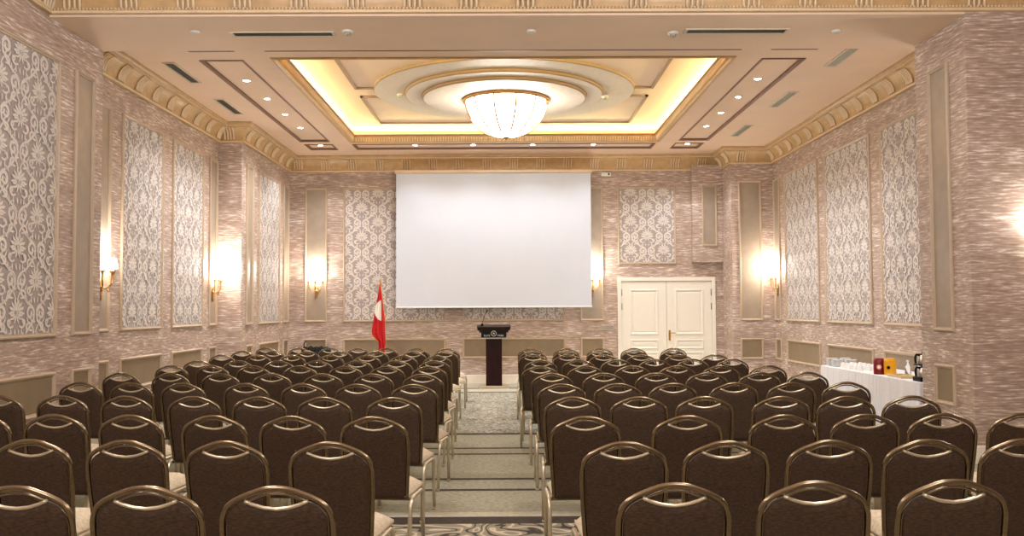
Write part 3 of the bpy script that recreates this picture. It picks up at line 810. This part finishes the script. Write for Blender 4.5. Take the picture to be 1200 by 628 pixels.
LEFT = [(3.39, -.037, [-1.84, -1.35, -.86]), (4.47, -.095, [-2.43, -1.93, -1.41, -.88]), (5.53, -.106, [-3.38, -2.87, -2.37, -1.83, -1.33, -.82]),
        (6.74, -.112, [-3.98, -3.45, -2.93, -2.39, -1.88, -1.38, -.85]), (7.91, -.131, [-3.91, -3.42, -2.93, -2.34, -1.81, -1.32, -.82]),
        (9.18, -.119, [-4.06, -3.52, -2.98, -2.43, -1.89, -1.37, -.86]), (10.39, -.136, [-4.0, -3.49, -2.99, -2.42, -1.88, -1.39, -.9]),
        (11.57, -.106, [-4.04, -3.5, -2.96, -2.45, -1.93, -1.42, -.93]), (12.70, -.199, [-4.21, -3.65, -3.13, -2.55, -2.01, -1.48, -.99]),
        (13.98, -.175, [-4.25, -3.73, -3.17, -2.64, -2.06, -1.47, -.97]), (15.07, -.220, [-4.2, -3.6, -3.05, -2.54, -2.05, -1.52, -1.01])]
RIGHT = [(3.42, .032, [.62, 1.15, 1.68]), (4.50, .009, [.57, 1.07, 1.58, 2.06, 2.535]), (5.57, .013, [.47, 1.09, 1.68, 2.18, 2.655, 3.15]),
         (6.83, -.037, [.48, .97, 1.45, 2.01, 2.485, 2.96]), (8.0, -.003, [.47, .96, 1.44, 1.97, 2.47, 2.95]), (9.30, -.019, [.45, .97, 1.5, 2.01, 2.54, 3.02]),
         (10.51, -.05, [.37, .89, 1.42, 1.92, 2.41, 2.94]), (11.71, .003, [.42, .905, 1.395, 1.875, 2.36, 2.87]), (13.11, -.094, [.36, .85, 1.36, 1.88, 2.40, 2.90]),
         (14.09, -.026, [.39, .9, 1.42, 1.95, 2.53]), (15.14, -.076, [.38, .96, 1.51, 2.06, 2.7])]
first = True
for side, blk in (('left', LEFT), ('right', RIGHT)):
    for ri, (y0, k, xs_) in enumerate(blk):
        n = len(xs_)
        for ci, X in enumerate(xs_):
            fa = (n-ci) if side == 'left' else ci+1
            o = ch0 if first else copy_tree(ch0)
            first = False
            o.location = (X, y0+k*X, 0); o.rotation_euler = (0, 0, atan(k)+random.uniform(-.012, .012))
            row = 'front row' if ri == 0 else ORD[ri+1]+' row'
            row = 'row nearest the camera' if ri == 0 else ('row nearest the lectern' if ri == 10 else ORD[ri+1]+' row from the camera')
            pos = 'aisle' if fa == 1 else ORD[fa]+' from aisle'
            tag(o, f'brown banquet chair {"on the aisle" if fa == 1 else ORD[fa]+" from the aisle"}, {side} block, {row}', 'chair', f'chairs of the {side} seating block')

# ------------------------------------------------------------------ refreshment table
TZ = .71; tx0, tx1, ty0, ty1 = 4.655, 5.385, 10.40, 13.62
s_ = MB()
s_.box(tx0, tx1, ty0, ty1, TZ-.02, TZ, .006)
cl = s_.build('tablecloth', M['cloth'])
sk = MB(); per = []
def pleat(a, b2, n, nx, ny, amp):
    out = []
    for i in range(n):
        u = i/n; out.append((a[0]+(b2[0]-a[0])*u, a[1]+(b2[1]-a[1])*u, nx, ny, amp, u)); 
    return out
per = pleat((tx0, ty1), (tx0, ty0), 150, -1, 0, 1)+pleat((tx0, ty0), (tx1, ty0), 30, 0, -1, 1)
rows_ = 8; vs = []; cnt = len(per)
for j in range(rows_+1):
    h = j/rows_
    for i, (x, y, nx, ny, am, u) in enumerate(per):
        lng = ny == 0
        yv = ty1+(ty0-ty1)*u if lng else 0
        soft = 1 if (not lng or yv < 11.7) else .35
        wv = (sin(i*1.15)+.5*sin(i*.63+1))*soft*(.012+.03*h)
        flare = .012+.02*h
        px = x+nx*(flare*.6+wv if lng else 0); py = y+ny*(flare*.4+wv if not lng else 0)
        vs.append((px, max(py, ty0-.035), TZ-.004-(TZ-.012)*h))
sk.add(vs, [(j*cnt+i, j*cnt+i+1, (j+1)*cnt+i+1, (j+1)*cnt+i) for j in range(rows_) for i in range(cnt-1)], True)
sk.build('table_skirt', M['cloth'], cl)
tag(cl, 'white cloth with pleated skirt covering the refreshment table by the right wall', 'tablecloth')

def saucer():
    m = MB(); m.lathe([(0, 0), (.035, 0), (.04, .004), (.06, .008), (.085, .016), (.083, .019), (.05, .010), (0, .006)], (0, 0, 0), 20); return m
def cup():
    m = MB(); m.lathe([(.041, 0), (.04, .03), (.034, .06), (.024, .075), (.02, .08), (0, .08)], (0, 0, 0), 18)
    m.tube(catmull([(.038, 0, .02), (.06, 0, .025), (.06, 0, .05), (.034, 0, .058)], 4), .005, 6); return m
sau0 = saucer().build('saucer', M['china']); 
n_s = 0
for si, (sx, sy, k) in enumerate(((4.76, 13.45, 8), (4.95, 13.45, 8), (4.76, 13.24, 7), (4.95, 13.24, 7))):
    where = ['far outer', 'far inner', 'near outer', 'near inner'][si]
    for q in range(k):
        o = sau0 if n_s == 0 else sau0.copy()
        if n_s: COL.objects.link(o)
        n_s += 1; o.location = (sx, sy, TZ+q*.0135)
        lv = 'topmost' if q == k-1 else ('bottom' if q == 0 else ORD[q+1]+' from below')
        tag(o, f'white china saucer, {lv} in the {where} stack at the far table end', 'saucer', 'stacked white saucers on the refreshment table')
cup0 = cup(); 
cupo = None; n_c = 0
for r_ in range(3):
    for c_ in range(5):
        if cupo is None: o = cupo = cup0.build('cup', M['china'])
        else: o = cupo.copy(); COL.objects.link(o)
        o.location = (4.74+.12*r_, 12.95-.15*c_, TZ); o.rotation_euler = (0, 0, 2.4+.3*r_)
        tag(o, f'upturned white cup, {["outer", "middle", "inner"][r_]} row, {ORD[c_+1]} from the saucer stacks', 'cup', 'upturned white cups on the refreshment table')
# tins
def tin(loc, r, h, mat, label, name='tin'):
    t = empty(name, loc)
    m = MB(); m.lathe([(0, 0), (r*.96, 0), (r, .008), (r*1.01, h*.5), (r, h-.03), (r*.93, h-.012), (r*.8, h)], (0, 0, 0), 28); m.build('body', mat, t)
    m = MB(); m.lathe([(r*.8, h-.004), (r*.8, h+.006), (r*.74, h+.01), (0, h+.01)], (0, 0, 0), 24); m.build('lid', mat, t)
    return tag(t, label, 'tin')
def roundel(t, r, mats, rr, z, ang, inner=None):
    # curved disc hugging the tin's side, facing direction ang
    m = MB(); N = 16
    def P(a, q): 
        u = q*cos(a)/r; return ((r*1.012+.002)*cos(ang+u), (r*1.012+.002)*sin(ang+u), z+q*sin(a))
    for (q0, q1, mi) in ((0, rr*.55, 1), (rr*.55, rr, 0)):
        m.cur = mi
        vs = [P(2*pi*k/N, q0) for k in range(N)]+[P(2*pi*k/N, q1) for k in range(N)]
        m.add(vs, [(k, (k+1) % N, N+(k+1) % N, N+k) for k in range(N)], False)
    m.build('roundel', mats, t)
face = math.atan2(-11.6, -4.8)
t = tin((4.745, 11.72, TZ), .068, .195, M['redtin'], 'dark red tin with a pink roundel on the refreshment table'); roundel(t, .068, [M['pink'], M['flagw']], .03, .095, face)
t = tin((4.835, 11.60, TZ), .074, .20, M['yellowtin'], 'yellow tin with a dark spot beside the dark red tin'); roundel(t, .074, [M['lectop'], M['black']], .022, .095, face-.25)
# glass bottles
for i, (bx, by) in enumerate(((4.93, 11.30), (5.03, 11.22), (4.97, 11.08))):
    t = empty('glass_bottle', (bx, by, TZ))
    m = MB(); m.lathe([(0, 0), (.034, 0), (.036, .01), (.036, .11), (.03, .135), (.014, .16), (.014, .19)], (0, 0, 0), 18); m.build('body', M['glass'], t)
    m = MB(); m.lathe([(.016, .18), (.016, .2), (0, .202)], (0, 0, 0), 14); m.build('cap', [M['whiteplastic'], M['steel'], M['whiteplastic']][i], t)
    tag(t, f'{["clear glass bottle nearest the yellow tin", "clear glass bottle at the back beside the wall", "clear glass bottle nearest the coffee machine"][i]}', 'bottle', 'clear glass bottles on the refreshment table')
t = empty('tray', (4.80, 11.17, TZ))
m = MB(); m.box(-.1, .1, -.2, .2, 0, .012, .004); m.build('tray_base', M['tray'], t)
m = MB()
for a, c, d, e in ((-.1, -.088, -.2, .2), (.088, .1, -.2, .2), (-.088, .088, -.2, -.188), (-.088, .088, .188, .2)): m.box(a, c, d, e, .01, .032)
m.build('tray_edge', M['tray'], t); tag(t, 'low pale tray on the refreshment table in front of the bottles', 'tray')
# coffee machine with two jugs
t = empty('coffee_machine', (4.765, 10.56, TZ))
m = MB(); m.box(-.055, .14, -.09, .12, 0, .05, .008); m.build('base', M['black'], t)
m = MB(); m.box(.052, .14, -.08, .11, .05, .36, .008); m.build('column', M['black'], t)
m = MB(); m.box(-.055, .052, -.06, .09, .182, .196, .004); m.build('warming_shelf', M['black'], t)
m = MB(); m.lathe([(.014, 0), (.014, .03), (.008, .04), (0, .041)], (.07, -.06, .36), 12); m.build('knob', M['black'], t)
tag(t, 'black two tier coffee machine at the near end of the refreshment table', 'coffee machine')
for z, l in ((.05, 'steel coffee jug with black handle on the lower plate of the coffee machine'), (.196, 'steel coffee jug with black handle on the upper shelf of the coffee machine')):
    j = empty('coffee_jug', (4.762, 10.55, TZ+z))
    m = MB(); m.lathe([(0, 0), (.043, 0), (.046, .01), (.044, .07), (.034, .1), (.032, .112)], (0, 0, 0), 22); m.build('body', M['steel'], j)
    m = MB(); m.lathe([(.035, .108), (.035, .12), (0, .123)], (0, 0, 0), 18); m.build('lid', M['black'], j)
    m = MB(); m.tube(catmull([(-.030, -.012, .105), (-.072, -.03, .112), (-.088, -.035, .07), (-.082, -.035, .012)], 6), .012, 8); m.build('handle', M['black'], j)
    tag(j, l, 'jug')

# ------------------------------------------------------------------ lights
def light(kind, name, loc, energy, col='#fff0dc', **kw):
    l = bpy.data.lights.new(name, kind); l.energy = energy; l.color = srgb(col)[:3]
    for k, v in kw.items(): setattr(l, k, v)
    o = bpy.data.objects.new(name, l); COL.objects.link(o); o.location = loc; return o
for X, Y, _ in spots:
    light('SPOT', 'downlight_beam', (X, Y, ZC-.02), 135 if abs(X) > 2 else 60, '#faf9ff', spot_size=radians(125), spot_blend=.8, shadow_soft_size=.05)
for (loc, rz) in SCL:
    dx, dy = (0, -.13) if abs(rz) < .1 else ((.13, 0) if rz > 0 else (-.13, 0))
    light('POINT', 'sconce_glow', (loc[0]+dx, loc[1]+dy, loc[2]+.25), 26, '#fff3ea', shadow_soft_size=.07)
def cove(loc, L, along, out):
    o = light('AREA', 'cove_strip', (0, 0, 0), 11*L, '#fff1a2', shape='RECTANGLE', size=L, size_y=.05)
    z = -Vector(out).normalized(); x = Vector(along); y = z.cross(x)
    o.matrix_world = Matrix(((x.x, y.x, z.x, loc[0]), (x.y, y.y, z.y, loc[1]), (x.z, y.z, z.z, loc[2]), (0, 0, 0, 1)))
zc = ZL+.025
cove((COF[0]-.22, CY, zc), 5.9, (0, 1, 0), (.5, 0, .6)); cove((COF[1]+.22, CY, zc), 5.9, (0, 1, 0), (-.5, 0, .6))
cove((CX, COF[3]+.22, zc), 5.9, (1, 0, 0), (0, -.5, .6)); cove((CX, COF[2]-.22, zc), 5.9, (1, 0, 0), (0, .5, .6))
for X in (-2.2, 2.2):
    for Y in (.5, 5.4):
        light('POINT', 'near_fill_light', (X, Y, 3.95), 160, '#fbfaff', shadow_soft_size=.35)  # unseen fill lights added to brighten near room and ceiling, no fixture modelled

# ------------------------------------------------------------------ camera
pitch, yaw, roll = .0444262, .0051867, .0050321
fw = Vector((sin(yaw)*cos(pitch), cos(yaw)*cos(pitch), sin(pitch)))
r0 = Vector((cos(yaw), -sin(yaw), 0)); u0 = r0.cross(fw)
r = r0*cos(roll)-u0*sin(roll); u = u0*cos(roll)+r0*sin(roll)
cam = bpy.data.cameras.new('camera'); co = bpy.data.objects.new('camera', cam); COL.objects.link(co)
co.matrix_world = Matrix(((r.x, u.x, -fw.x, 0), (r.y, u.y, -fw.y, 0), (r.z, u.z, -fw.z, 1.569), (0, 0, 0, 1)))
cam.sensor_width = 36; cam.lens = 1072.97*36/1200; cam.clip_start = .05
scene.camera = co
w = bpy.data.worlds.new('world'); scene.world = w; w.use_nodes = True
w.node_tree.nodes['Background'].inputs[0].default_value = (1, .95, .88, 1); w.node_tree.nodes['Background'].inputs[1].default_value = .3
scene.view_settings.view_transform = 'Standard'; scene.view_settings.look = 'None'; scene.view_settings.gamma = 1; scene.view_settings.exposure = .36
try: scene.view_settings.use_curve_mapping = False
except Exception: pass
scene.cycles.use_denoising = True
scene.cycles.max_bounces = 8; scene.cycles.diffuse_bounces = 5
scene.cycles.sample_clamp_indirect = 6
